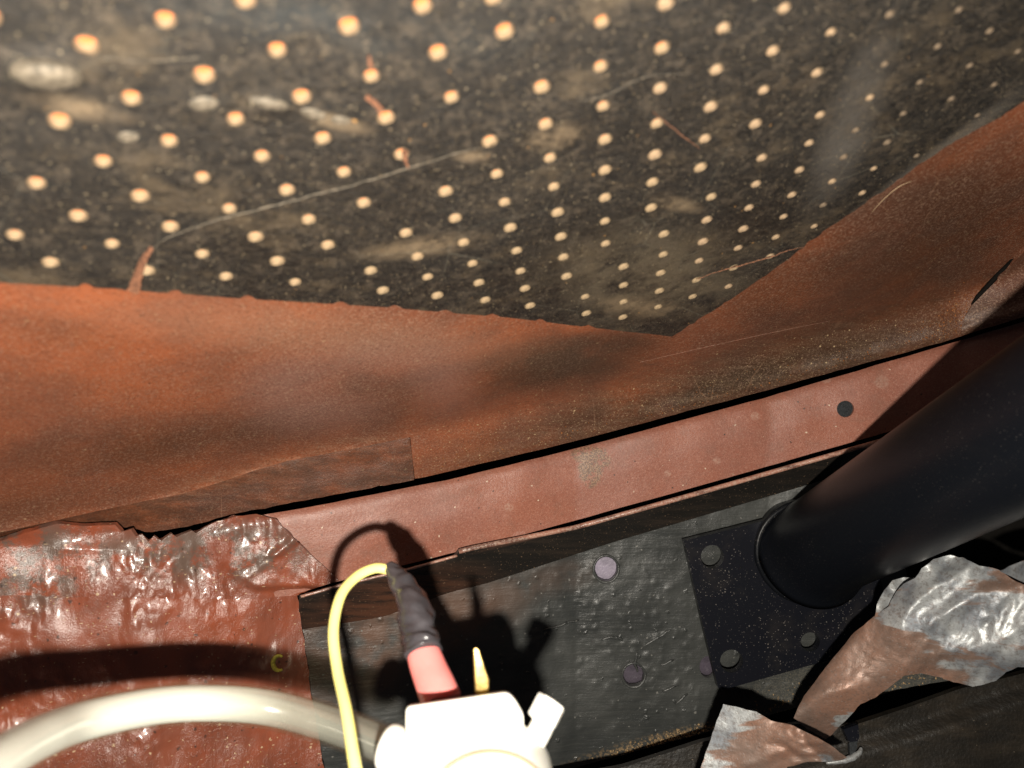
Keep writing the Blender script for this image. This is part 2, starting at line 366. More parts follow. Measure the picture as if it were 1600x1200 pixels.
def m_gloss_black(name='satin_black_powder_coat', base=(.0045, .0052, .0068), rough=.34, dust=.5):
    q = N(name); sp = q.math('MAXIMUM', q.specks(700, .2, .3), q.specks(1300, .28, .4, 3)); sp = q.math('MULTIPLY', sp, q.rng(q.noise(40, detail=4), .35, .65, .15, .8))
    c = q.mix(q.math('MULTIPLY', sp, dust), base, (.3, .27, .24))
    c = q.mix(q.math('MULTIPLY', q.rng(q.noise(35, detail=6, rough=.7), .5, .75), .25 * dust), c, (.06, .05, .04))
    q.bump([(q.noise(2500, detail=2), .12, .0002)])
    return q.set(Base_Color=c, Roughness=rough, Specular_IOR_Level=.16)
def m_foil(name, paint):
    q = N(name); n1 = q.noise(28, q.map('Object', (.6, 2.0, 1), -.75), 6, .6, .4); fl = q.rng(q.noise(700, detail=6, rough=.8), .50, .60)
    mask = q.rng(q.math('ADD', n1, q.math('MULTIPLY', q.math('ADD', q.ell(1330, 1060, 190, 120, 35, .8), q.ell(1200, 1170, 110, 90, 0, .8), True), paint)), .50, .55)
    mask = q.math('MULTIPLY', mask, q.rng(q.noise(1500, detail=3), .28, .42, .6, 1))
    spk = q.math('MULTIPLY', fl, .5)
    sil = q.mix(q.rng(q.noise(90, detail=5), .35, .65), (.34, .35, .35), (.15, .16, .175))
    br = q.mix(q.rng(q.noise(50, detail=5), .35, .65), (.21, .115, .08), (.14, .095, .075))
    c = q.mix(mask, sil, br); c = q.mix(spk, c, (.10, .07, .055))
    q.bump([(q.noise(60, q.map('Object', (1, 2.2, 1), -.75), 3, .5), .3, .003), (q.noise(220, detail=3, rough=.5, dist=.5), .15, .0008), (q.noise(1500, detail=2), .3, .0003)])
    return q.set(Base_Color=c, Metallic=q.rng(mask, 0, 1, .4, .2, False), Roughness=q.math('ADD', q.rng(mask, 0, 1, .46, .42, False), q.rng(q.noise(180, detail=5), .3, .7, -.06, .16)), Specular_IOR_Level=.4)
def m_hose():
    q = N('clear_yellowed_hose_wall'); tr = q.n('ShaderNodeBsdfTransparent'); tr.inputs[0].default_value = (1, .995, .985, 1)
    gl = q.n('ShaderNodeBsdfGlossy'); gl.inputs[1].default_value = .1; gl.inputs[0].default_value = (1, 1, 1, 1)
    tl = q.n('ShaderNodeBsdfTranslucent'); tl.inputs[0].default_value = (1, .93, .62, 1)
    a = q.n('ShaderNodeMixShader'); a.inputs[0].default_value = .05; q.l(tr.outputs[0], a.inputs[1]); q.l(tl.outputs[0], a.inputs[2])
    b = q.n('ShaderNodeMixShader'); b.inputs[0].default_value = .09; q.l(a.outputs[0], b.inputs[1]); q.l(gl.outputs[0], b.inputs[2])
    q.l(b.outputs[0], q.out.inputs[0]); return q.m
def m_core():
    q = N('milky_hose_bore'); q.set(Base_Color=(.93, .95, .93), Roughness=.25)
    tl = q.n('ShaderNodeBsdfTranslucent'); tl.inputs[0].default_value = (.95, .97, .95, 1)
    tr = q.n('ShaderNodeBsdfTransparent'); tr.inputs[0].default_value = (.92, .93, .88, 1)
    a = q.n('ShaderNodeMixShader'); a.inputs[0].default_value = .3; q.l(q.b.outputs[0], a.inputs[1]); q.l(tl.outputs[0], a.inputs[2])
    b = q.n('ShaderNodeMixShader'); x = q.n('ShaderNodeSeparateXYZ'); q.l(q.tc.outputs['Object'], x.inputs[0])
    q.l(q.rng(x.outputs[0], -.005, .022, .06, .8), b.inputs[0]); q.l(a.outputs[0], b.inputs[1]); q.l(tr.outputs[0], b.inputs[2])
    q.l(b.outputs[0], q.out.inputs[0]); return q.m
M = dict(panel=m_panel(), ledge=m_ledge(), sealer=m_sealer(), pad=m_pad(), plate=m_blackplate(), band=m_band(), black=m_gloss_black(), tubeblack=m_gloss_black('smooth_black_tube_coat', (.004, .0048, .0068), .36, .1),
         flange=m_gloss_black('black_flange_paint', (.0065, .007, .010), .3, .8), foil=m_foil('painted_foil_tape', .16), foil2=m_foil('silver_foil_tape', -.03),
         hose=m_hose(), core=m_core(), white=m_plain('white_nylon', (.86, .84, .76), .35, vs=80, var=.05, bump=.1, Subsurface_Weight=.2, Subsurface_Radius=(.01, .008, .005), Subsurface_Scale=.3),
         cream=m_plain('white_nylon_seam', (.55, .40, .22), .45, vs=80, bump=.1),
         yellow=m_plain('yellow_wire_sheath', (.97, .88, .28), .2, vs=60, var=.06, bump=.05),
         tape=m_plain('black_pvc_tape', (.06, .054, .06), .27, vs=120, var=.4, bump=.3),
         red=m_plain('red_crimp_sleeve', (.85, .24, .22), .22, vs=60, var=.1, bump=.1, Subsurface_Weight=.2, Subsurface_Radius=(.01, .003, .002), Subsurface_Scale=.3),
         brass=m_plain('brass_terminal', (.50, .36, .13), .4, 1, vs=200, bump=.3),
         felt=m_plain('cream_backing', (.33, .24, .145), .8, vs=450, var=.5, bump=.5, spec=.2),
         rust=m_plain('orange_hole_floor', (.55, .17, .055), .7, vs=600, var=.3, spec=.2),
         void=m_plain('gap_shade_black', (.006, .005, .004), .8, spec=.1, bump=0),  # near-black colour that paints in the shade of the gaps
         lilac=m_plain('lilac_grey_film', (.25, .215, .28), .35, vs=200, var=.3), lilac2=m_plain('dark_lilac_film', (.06, .048, .066), .4, vs=200, var=.3),
         rubber=m_plain('dark_rubber_plug', (.02, .024, .028), .6, vs=1500, var=.6, bump=.8),
         darkbrown=None, bead=None, flangepaint=None, grit=m_plain('tan_grit', (.42, .28, .14), .7, vs=900, var=.5), grit2=m_plain('rust_grit', (.30, .11, .03), .7, vs=900, var=.5),
         fibre=m_plain('pale_fibre', (.42, .30, .18), .7, vs=300, var=.2, bump=0), ochre=m_plain('yellow_ring_paint', (.55, .46, .07), .5, vs=900, var=.3),
         feltdull=m_plain('dull_backing', (.34, .24, .15), .8, vs=450, var=.5, bump=.5, spec=.2), feltdusty=m_plain('dusty_backing', (.17, .125, .085), .8, vs=450, var=.5, bump=.5, spec=.2), blister=m_plain('dusty_blister', (.20, .165, .12), .5, vs=700, var=.6, bump=.7), tear=m_plain('torn_orange_backing', (.24, .10, .05), .75, vs=900, var=.55, bump=.8))
def m_dark():
    q = N('dark_brown_underseal'); st = q.noise(1, q.map('Object', (26, 90, 40), .28), 9, .78)
    c = q.mix(q.rng(st, .4, .72), (.010, .0085, .0065), (.030, .023, .016)); c = q.mix(q.specks(350, .15, .25, 1, (1, 2, 1), .3), c, (.14, .11, .08))
    q.bump([(q.noise(50, detail=4), .5, .002), (st, .5, .0008), (q.noise(800, detail=4), .4, .0005)])
    return q.set(Base_Color=c, Roughness=.45, Specular_IOR_Level=.4)
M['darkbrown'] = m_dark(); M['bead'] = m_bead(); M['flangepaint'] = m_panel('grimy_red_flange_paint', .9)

# ------------------------------------------------------------------ surfaces
def lerp(x, T):
    if x <= T[0][0]: i = 0
    else:
        i = len(T) - 2
        for k in range(len(T) - 1):
            if x < T[k + 1][0]: i = k; break
    (a, b), (c, d) = T[i][:2], T[i + 1][:2]
    return b + (d - b) * (x - a) / (c - a)
PN = (-.26287, .8995, .3490)
PK = .30 * (PN[0] * (1050 - CX) / F - PN[1] * (525 - CY) / F + PN[2])
def dplane(x, y): return PK / (PN[0] * (x - CX) / F - PN[1] * (y - CY) / F + PN[2])
LIPD = [(-200, .262), (0, .283), (200, .303), (500, .325), (900, .358), (1200, .365), (1500, .358), (1750, .34)]
LIPY = [(-200, 880), (0, 848), (200, 826), (350, 800), (650, 749), (900, 689), (1200, 609), (1450, 541), (1600, 495), (1750, 445)]
RIDY = [(-200, 850), (0, 822), (150, 796), (300, 763), (440, 718), (640, 677), (900, 622), (1100, 575), (1300, 520), (1500, 462), (1750, 350)]
PADY = [(-200, 430), (0, 442), (1050, 525), (1600, 160), (1900, -50)]
def nz(x, y, s, k=0): return noise.noise(Vector((x / s, y / s, k)))
def dpanel(x, y):
    o = .0035
    yr, yl, yp = lerp(x, RIDY), lerp(x, LIPY), lerp(x, PADY)
    dl = lerp(x, LIPD); dr = min(dplane(x, yr) + o, dl - .003)
    if y <= yp: d = dplane(x, y) + o
    elif y < yr:
        t = (y - yp) / (yr - yp); d0 = dplane(x, yp) + o; pl = dplane(x, y) + o
        # follow the plane first, ease to the fold
        d = pl * (1 - t * t) + (d0 + (dr - d0) * t) * t * t if pl < dr + .02 else d0 + (dr - d0) * t
    else: d = dr + (dl - dr) * min(1.5, (y - yr) / max(1, yl - yr))
    if y > yp + 5:
        k = min(1, (y - yp) / 60)
        d += k * (.0012 * nz(x, y, 150, 1) + .0005 * nz(x, y, 45, 2))
        e = (yl - y)
        if x > 660 and e < 26: d -= .0022 * max(0, 1 - abs(e - 10) / 14) * min(1, (x - 660) / 200)     # rolled edge bead
    return d
def outl(top, bot): return list(top) + list(reversed(bot))
def seg(T, x0, x1, dy=0, n=40):
    return [(x0 + (x1 - x0) * i / n, lerp(x0 + (x1 - x0) * i / n, T) + dy) for i in range(n + 1)]

# 1. upper red panel (parts: main sheet, return flange, side flange)
red = root('painted_bulkhead_panel', pt(800, 640, .34), 'large curved red oxide painted metal panel behind the perforated black pad', 'car body panel')
RID_L = [(-200, 862), (0, 832), (150, 799), (300, 768), (440, 722), (560, 699), (641, 683)]
bot = [(x, y + 1.2 * nz(x, y, 25, 5)) for x, y in seg(RID_L, -180, 641, 0, 30)] + [(648, 748)] + [(x, y + 1.6 * nz(x, y, 20, 3)) for x, y in seg(LIPY, 660, 1740, 0, 60)]
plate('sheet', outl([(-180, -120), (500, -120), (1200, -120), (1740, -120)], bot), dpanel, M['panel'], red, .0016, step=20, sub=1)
RET_B = [(-200, 865), (60, 842), (190, 822), (230, 832), (300, 822), (350, 806), (500, 777), (645, 751), (670, 747)]
def dret(x, y):
    yr = lerp(x, RID_L); yb = lerp(x, RET_B); t = (y - yr) / max(4, yb - yr)
    return dpanel(x, yr) + .0025 + .007 * max(-.3, t) + .0008 * nz(x, y, 30, 7)
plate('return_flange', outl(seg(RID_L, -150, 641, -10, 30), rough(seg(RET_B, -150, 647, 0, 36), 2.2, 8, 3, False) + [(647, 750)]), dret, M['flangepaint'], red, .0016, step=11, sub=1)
def dside(x, y): return dpanel(x, y) - .0004 - .0036 * max(0, min(1, (x - 1498) / 70)) - .003 * max(0, (x - 1530) / 200)
sid = [(1524, 468), (1560, 432), (1600, 394), (1690, 310), (1745, 260), (1745, 448), (1650, 480), (1590, 498), (1500, 525), (1508, 495)]
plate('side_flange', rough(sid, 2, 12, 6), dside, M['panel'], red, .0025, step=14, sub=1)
sweep('seam_shade_strip', [pt(x, y, dpanel(x, y) - .0015) for x, y in ((1518, 476), (1527, 464), (1560, 429), (1600, 391), (1690, 306), (1740, 262))], [.0003, .0009, .0012, .0013, .0013, .0013], M['void'], red, 8)  # near-black strip standing in for the shade inside the slit
# scratch / crease lines on the panel
def line3(name, pxs, dfn, r, mat, parent, off=.0003, n=8, wob=0):
    P = [(x + wob * nz(x, y, 9, 1), y + wob * nz(x, y, 9, 2)) for x, y in [(p[0], p[1]) for p in spl([(a, b) for a, b in pxs], n)]]
    m = len(P)
    return sweep(name, [pt(x, y, dfn(x, y) - off) for x, y in P], [r * (.35 + .65 * math.sin(math.pi * (i + .5) / m)) for i in range(m)], mat, parent, 6)
line3('paint_ridge', [(1000, 566), (1100, 543), (1200, 521), (1300, 501)], dpanel, .00006, M['bead'], red)
line3('loose_hair', [(1362, 332), (1380, 312), (1404, 292), (1425, 283)], dpanel, .0001, M['fibre'], red, .0006)

# 2. near-black sheet added behind the gaps to keep them dark
cav = plate('dark_gap_backing', [(-250, 700), (700, 640), (1900, 300), (1900, 1500), (-250, 1500)], lambda x, y: lerp(x, LIPD) + .065, M['void'], None, .002, step=80, sub=0)
setp(cav, kind='structure')

# 3. ledge
LTOP = [(-200, 900), (150, 862), (300, 830), (380, 810), (500, 789), (650, 759), (700, 750), (900, 701), (1200, 620), (1500, 532), (1750, 458)]
LBOT = [(-200, 1010), (300, 945), (450, 931), (530, 908), (715, 862), (900, 813), (1100, 757), (1380, 677), (1750, 570)]
def dledge(x, y):
    yt = lerp(x, LTOP); yb = lerp(x, LBOT); t = (y - yt) / (yb - yt)
    d = lerp(x, LIPD) + .005 + .0006 * nz(x, y, 60, 4)
    if t < .12: d += .0015 * ((.12 - t) / .12) ** 2
    return d + .003 * max(0, t - .5)
led = root('inner_sill_ledge', pt(900, 760, .365), 'flat salmon red painted metal ledge running below the curved red panel', 'car body ledge')
plate('ledge_sheet', outl([(x, y + 1.0 * nz(x, y, 30, 2)) for x, y in seg(LTOP, 250, 1740, 0, 60)], [(x, y + .8 * nz(x, y, 30, 8)) for x, y in seg(LBOT, 250, 1740, 0, 60)]), dledge, M['ledge'], led, .0016, holes=[circ(1321, 639, 13.5, 13)], step=16, sub=1)
def cup(name, x, y, rx, ry, d, depth, mat, parent, n=18, dome=0.0):
    V = [pt(a, b, d) for a, b in circ(x, y, rx, ry, n)] + [pt(a, b, d + depth) for a, b in circ(x, y, rx * .99, ry * .99, n)] + [pt(x, y, d + depth - dome)]
    Fc = [(i, (i + 1) % n, n + (i + 1) % n, n + i) for i in range(n)] + [(n + i, n + (i + 1) % n, 2 * n) for i in range(n)]
    return mk(name, V, [tuple(reversed(f)) for f in Fc], mat, parent, None, False)
pl = cup('rubber_plug', 1321, 639, 14, 13.5, dledge(1321, 639) + .0002, .0012, M['rubber'], led, dome=.0008)
# folded flange with bright rubbed bead at the ledge's lower edge, then the sloping sill face
BTOP = [(300, 950), (450, 936), (530, 913), (640, 887), (715, 866), (716, 858), (735, 853), (900, 820), (1100, 764), (1380, 684), (1750, 578)]
BBOT = [(300, 1010), (470, 985), (600, 965), (700, 927), (756, 914), (962, 847), (1217, 772), (1300, 747), (1750, 620)]
def dplate(x, y):
    d = lerp(x, LIPD) + .018 + .00002 * (y - 900)
    d += .0008 * nz(x, y, 90, 3) + .00035 * nz(x, y, 22, 6)
    return d
BLOBS = [(random.gauss(1010, 90), random.gauss(1020, 50), random.uniform(2, 6)) for _ in range(110)] + [(random.uniform(840, 1100), random.uniform(880, 1150), random.uniform(1.5, 3.5)) for _ in range(110)]
DRIPS = [[(1000, 1015), (1012, 1005), (1030, 995), (1048, 984)], [(998, 1020), (992, 1035), (996, 1050)], [(940, 1000), (955, 996), (975, 1000)], [(850, 985), (905, 968)], [(1035, 1080), (1060, 1070)], [(1055, 1100), (1075, 1083)], [(1030, 1040), (1055, 1030)]]
BL = np.array(BLOBS)
def dplate2(x, y):
    d = dplate(x, y)
    r2 = ((BL[:, 0] - x) ** 2 + (BL[:, 1] - y) ** 2) / BL[:, 2] ** 2
    return d - .00042 * min(1.2, float(np.exp(-r2).sum()))
def dband(x, y):
    yt = lerp(x, BTOP); yb = lerp(x, BBOT); t = (y - yt) / max(6, yb - yt)
    a = dledge(x, yt) - .0025; b = dplate(x, yb) + .0005
    d = a + (b - a) * max(0, t - .12) / .88
    w = max(0, 1 - abs(y - yt - 4) / 5.)
    return d - (.0012 * w if x > 716 else 0) + .0005 * nz(x, y, 30, 9) * min(1, max(0, t) * 3)
sill = root('sloping_sill', pt(1000, 830, .37), 'dark glossy sloping sill strip with rubbed pinkish bead along its top edge', 'car body sill')
plate('sill_face', outl(seg(BTOP, 467, 1700, 0, 200), seg(BBOT, 467, 1700, 4, 60)), dband, M['band'], sill, .0014, step=9, sub=1)
bd = [(x, lerp(x, BTOP) + 4) for x in np.linspace(717, 1700, 90)]
sweep('rolled_bead', [pt(x, y, dband(x, y) - .0002 + .0003 * nz(x, y, 40, 3)) for x, y in bd], .0011, M['bead'], sill, 12)
sweep('rolled_bead', [pt(x, lerp(x, BTOP) + 2, dband(x, lerp(x, BTOP) + 2)) for x in np.linspace(470, 714, 30)], .0006, M['bead'], sill, 10)

# 4. black inner wall with round holes
wall = root('black_inner_wall', pt(900, 1000, .37), 'black brush painted steel wall with two round lilac holes left of the tube', 'car body wall')
PB = [(380, 1340), (860, 1212), (924, 1192), (1102, 1145), (1250, 1104), (1400, 1078), (1500, 1060), (1750, 1000)]
H = [(947, 889, 17.5, 19), (990, 1055, 16, 17), (1106, 1042, 13, 17)]
plate('wall_sheet', outl(seg(BBOT, 380, 1400, -1, 40) + [(1412, 800), (1415, 985), (1470, 1035)], rough(seg(PB, 380, 1492, 0, 44), 1.5, 10, 2, False) + [(1492, 1062)]), dplate2, M['plate'], wall, .0022, holes=[circ(x, y, a, b, 20) for x, y, a, b in H], step=13, sub=2)
for i, (x, y, a, b) in enumerate(H):
    c = cup('hole_plug', x, y, a * 1.0, b, dplate(x, y) + .0022, .0034, M['lilac'] if i == 0 else M['lilac2'], wall, 20)
    if i == 0: c['label'] = 'pale lilac disc in the upper hole'
for dr in DRIPS: line3('paint_drip', dr, dplate, .0007, M['plate'], wall, .0001, 6, 3)
# rolled rim round the second hole
for (x, y, a, b) in H[:2]:
    R = [pt(u, v, dplate(u, v) - .0001) for u, v in circ(x, y, a + 2, b + 2, 24)]
    sweep('hole_rim', R + [R[0]], .0006, M['plate'], wall, 8, False, wob=.6)

# 5. thick painted plate at lower left
def rel(x, y):
    v = .0017 * nz(x * 1.0, y * .8, 62, 11) + (.0009 * nz(x * 1.2, y * .6, 26, 12) + .0004 * nz(x, y * .7, 11, 13) + .0002 * nz(x, y, 5.5, 14)) * max(.12, min(1, .5 + 2.2 * nz(x, y, 95, 33)))
    return v
def dred(x, y): return lerp(x, [(-250, .262), (0, .285), (250, .305), (480, .334), (600, .345)]) + .012 * max(0, (y - 900)) / 300 * 0 - rel(x, y)
lp = root('thick_painted_plate', pt(230, 1030, .31), 'glossy thick red brush painted plate under the white hose at lower left', 'painted metal plate')
pr = [(463, 924), (468, 955), (476, 1000), (485, 1080), (498, 1150), (508, 1210), (530, 1340)]
plate('plate_sheet', [(-230, 890), (0, 895), (200, 900), (340, 905), (450, 912)] + rough(pr, 2.2, 10, 5, False) + [(530, 1340), (-230, 1340)], dred, M['sealer'], lp, .005, step=15, sub=2)
def dseal(x, y):
    d = dred(x, y)
    kk = max(0, min(1, (x - 300) / 100)); t = max(0, min(1, (900 + 26 * kk - y) / (60 - 48 * kk))); t = t * t * (3 - 2 * t)
    dl = min(dledge(x, y) - .0022 - rel(x, y) * 1.1, d) if x > 200 else d
    k = max(0, min(1, (x - 180) / 150)); dl = d * (1 - k) + dl * k
    d = d * (1 - t) + dl * t - .0012
    # wrinkled, brushed-out right end
    if x < 215:
        w_ = max(0, min(1, (858 - y) / 26)) * min(1, (215 - x) / 40); d = d * (1 - w_) + (dpanel(x, y) - .0005) * w_
    d -= .0016 * max(0, 1 - abs((x - 470) * .6 + (y - 835) * .75) / 10) * (1 if y < 870 else .3)
    return d
sl = [(-230, 862), (-60, 850), (0, 846), (60, 826), (90, 818), (130, 822), (180, 820), (190, 831), (204, 827), (212, 838), (222, 835), (232, 846), (240, 838), (252, 845), (268, 834), (276, 839), (300, 829), (306, 833), (330, 819), (370, 806), (400, 803), (432, 812), (455, 838), (480, 862), (505, 884), (528, 906), (500, 916), (466, 930), (400, 936), (340, 936), (200, 934), (0, 930), (-230, 930)]
plate('seam_sealer', rough(sl, 1.7, 9, 9), dseal, M['sealer'], lp, .0022, step=11, sub=2)
# small bits
ring = [pt(x, y, dred(x, y) - .0009) for x, y in [(436 + 9.5 * math.cos(a), 1036 + 11.5 * math.sin(a)) for a in np.linspace(-1.0, -5.3, 18)]]
r_ = sweep('yellow_ring', ring, [.0004 + .0007 * math.sin(math.pi * (i + .6) / 18) for i in range(18)], M['ochre'], None, 8, ry=.6); setp(r_, 'small broken yellow paint ring in the shadow of the hose', 'paint mark')

# 6. flange plate and tube
brace = root('black_brace_tube', pt(1262, 868, .372), 'thick glossy black tube welded to a black flange with round bolt holes', 'brace tube')
def dfl(x, y): return .3705 + .00001 * (x - 1200)
fl = [(1069, 845), (1185, 816), (1330, 780), (1345, 778), (1398, 995), (1396, 1003), (1265, 1040), (1130, 1078), (1122, 1074), (1098, 975)]
plate('flange_plate', fl, dfl, M['flange'], brace, .0045, holes=[circ(1113, 870, 18, 18.5, 22), circ(1143, 1033, 18, 18, 22), circ(1266, 1003, 15, 15, 20)], step=26, sub=0, smooth=False)
B0 = pt(1268, 862, .372); T = Vector((.118, .488, -1)).normalized()
sweep('tube', [B0 + T * s for s in (0, .003, .006, .010, .016, .05, .1, .15, .2, .27)], [.0262, .0250, .0237, .0228, .0223, .0223, .0223, .0223, .0223, .0223], M['tubeblack'], brace, 96)
wv = []
for k in range(49):
    a = 2 * math.pi * k / 48; ax = T.cross(Vector((0, 1, 0))).normalized(); ay = T.cross(ax)
    p = B0 + (ax * math.cos(a) + ay * math.sin(a)) * .0262; p = Vector((p.x, p.y, .3695)); wv.append(p)
sweep('weld_bead', wv, [  .0014 * (1 + .2 * nz(k * 3, 0, 2, 8) * (1 if 0 < k < 48 else 0)) for k in range(49)], M['black'], brace, 12, False)

# 7. dark rail at lower right
def drail(x, y):
    d = .338 + .00001 * (x - 1200) - .00004 * (y - 1100)
    yb = lerp(x, [(1000, 1262), (1290, 1185), (1450, 1135), (1750, 1030)])
    return d + .004 * max(0, min(1, (yb + 14 - y) / 28)) + .0012 * nz(x, y, 120, 5)
RT = [(840, 1222), (970, 1200), (1100, 1158), (1250, 1130), (1335, 1133), (1420, 1105), (1500, 1076), (1600, 1052), (1750, 1005)]
rail = plate('lower_chassis_rail', outl(seg(RT, 840, 1740, 0, 60), [(840, 1400), (1740, 1400)]), drail, M['darkbrown'], None, .004, step=12, sub=1)
setp(rail, 'dark brown dusty chassis rail along the bottom right corner under the foil', 'chassis rail')
clip = root('metal_clip', pt(1340, 1150, .333), 'small dark metal clip standing on the dark rail right of the foil tip', 'clip')
def dclip(x, y): return drail(x, y) - .006
plate('clip_tab', [(1318, 1140), (1341, 1132), (1343, 1152), (1340, 1158), (1327, 1160)], lambda x, y: dclip(x, y), M['flange'], clip, .003, step=8, sub=0, smooth=False)
plate('clip_leg', [(1327, 1159), (1340, 1157), (1339, 1170), (1331, 1183), (1328, 1180)], lambda x, y: dclip(x, y) + .0015, M['rubber'], clip, .003, step=8, sub=0, smooth=False)
line3('clip_lip', [(1290, 1192), (1320, 1188), (1338, 1180), (1345, 1168)], lambda x, y: drail(x, y) - .004, .0014, M['foil'], clip, 0, 6, 2)

# 8. foil tape
def ridged(x, y, s, k): return 1 - abs(noise.noise(Vector((x / s, y / s, k)))) * 2
def dfA(x, y):
    # twisted ribbon: long bulge along its length with creases
    ax = (x - 1240) / 360; cl = lerp(x, [(1240, 1125), (1300, 1085), (1380, 1015), (1450, 965), (1600, 970), (1750, 980)]); hw = lerp(x, [(1240, 30), (1300, 60), (1380, 80), (1450, 100), (1600, 90), (1750, 90)])
    s = (y - cl) / hw
    d = .325 - .035 * max(0, ax) + .007 * s * s - .0022 * ridged((x - y) * .35, (y + x * .9) * .9, 75, 1) - .0010 * ridged((x - y) * .5, (y + x) * .8, 26, 2) * min(1, max(.2, (x - 1380) / 100)) - .0003 * ridged(x, y, 9, 3)
    return d
fA = [(1240, 1122), (1248, 1103), (1262, 1080), (1300, 1030), (1335, 988), (1362, 966), (1388, 948), (1400, 925), (1412, 912), (1430, 903), (1440, 888), (1458, 874), (1484, 867), (1505, 871), (1530, 884), (1560, 890), (1580, 904), (1610, 918), (1660, 922), (1740, 930), (1740, 1040), (1640, 1044), (1590, 1042), (1572, 1050), (1556, 1064), (1520, 1073), (1490, 1066), (1470, 1058), (1440, 1052), (1412, 1056), (1392, 1072), (1368, 1090), (1345, 1100), (1325, 1122), (1300, 1148), (1290, 1155), (1262, 1140)]
tapeA = root('foil_tape_strip', pt(1450, 980, .31), 'long crumpled silver tape strip smeared with brown paint below the black tube', 'foil tape')
plate('foil_sheet', rough(fA, 1.6, 7, 12), dfA, M['foil'], tapeA, .0004, step=9, sub=1)
fB = [(1367, 964), (1370, 945), (1382, 922), (1394, 907), (1412, 902), (1436, 903), (1430, 925), (1410, 950), (1390, 962)]
plate('folded_flap', rough(fB, 1, 7, 2), lambda x, y: dfA(1400, 940) + .007 - .0001 * (y - 930) - .001 * ridged(x, y, 20, 5), M['foil'], tapeA, .0004, step=8, sub=1)
def dfB(x, y): return .305 - .0001 * (y - 1100) - (.0022 * ridged(x * .7, y * 1.3 - x * .3, 50, 6) + .0008 * ridged(x, y * 1.4, 24, 7)) * min(1, max(0.1, (x - 1190) / 60)) - .006 * max(0, (y - lerp(x, [(1180, 1190), (1260, 1160), (1322, 1150)])) / 60)
fC = [(1130, 1100), (1150, 1104), (1182, 1112), (1205, 1126), (1240, 1134), (1268, 1148), (1296, 1163), (1324, 1184), (1300, 1190), (1262, 1190), (1230, 1198), (1215, 1240), (1080, 1250), (1095, 1200), (1112, 1150)]
f2 = plate('foil_tape_end', rough(fC, 1.8, 5, 17), dfB, M['foil'], None, .0004, step=8, sub=1)
setp(f2, 'short pointed end of foil tape with serrated upper edge at bottom right', 'foil tape')
fD = [(1563, 893), (1585, 882), (1610, 872), (1660, 862), (1740, 870), (1740, 915), (1650, 915), (1600, 910)]
f3 = plate('foil_tape_scrap', rough(fD, 1.5, 8, 21), lambda x, y: .292 + .0001 * (x - 1600) - .002 * ridged(x, y, 25, 8), M['foil2'], None, .0004, step=9, sub=1)
setp(f3, 'grey foil tape scrap at the right edge of the photo above the long strip', 'foil tape')

# 9. perforated pad
HOLES = """258,30 545,40 660,8 788,48 135,70 433,77 684,81 319,116 580,118 205,152 471,150 705,151 93,188 368,185 603,183 264,219 504,215 765,220 161,251 409,243 627,240 57,285 316,276 537,268 776,271 219,305 448,296 696,298 788,315 122,336 358,325 568,316 711,340 23,366 266,353 482,342 634,363 797,355 175,380 399,369 512,382 724,378 79,409 316,396 433,407 652,400 807,391 230,422 353,431 461,440 579,422 738,411 598,453 668,432 748,441 683,461 758,468
1040,4 1225,12 940,33 1130,43 1298,50 1390,22 1034,74 1207,79 846,135 938,103 1119,108 1276,113 1382,100 942,165 1031,137 1193,140 1359,152 1437,128 852,193 945,217 1026,192 1110,166 1281,179 1101,216 1180,193 1411,177 859,246 1337,203 945,265 1023,241 1094,261 1190,246 1264,223 865,291 945,308 1019,284 1181,287 1249,265 1318,245 1386,222 1017,324 1111,307 871,331 945,345 1237,304 1300,283 1170,324 1365,263 876,369 946,380 1104,343 1161,357 1224,338 1286,320 1347,301 880,401 1037,365 1098,377 1036,397 1153,387 1212,370 1272,353 885,431 974,416 1032,426 1092,407 1146,418 1203,400 974,445 1030,454 1088,437 1138,447 914,463 974,471 1028,479 1082,463 916,489 973,495 828,477 820,450 813,423
383,-2 770,-6 1465,72 1515,102 1553,132 1498,15 1546,48 1590,80 1486,154 1527,180 1432,243"""
HOLES = [tuple(map(float, s.split(','))) for s in HOLES.split()]
HOLES += [(-30, 130), (-60, 215), (-45, 320), (-85, 395), (20, -30), (-20, 25), (1650, 30), (1625, 110), (1690, 70), (870, -35), (1120, -25), (1320, -15)]
def dpad(x, y):
    d = dplane(x, y)
    for bx, by, rx, ry, h in ((70, 118, 75, 34, .0022), (420, 164, 40, 14, .001), (320, 163, 34, 17, .0008)):
        q = ((x - bx) / rx) ** 2 + ((y - by) / ry) ** 2
        if q < 4: d -= h * math.exp(-q * 1.2)
    return d + .0005 * nz(x, y, 160, 21) * 1 + .00025 * nz(x, y, 50, 22)
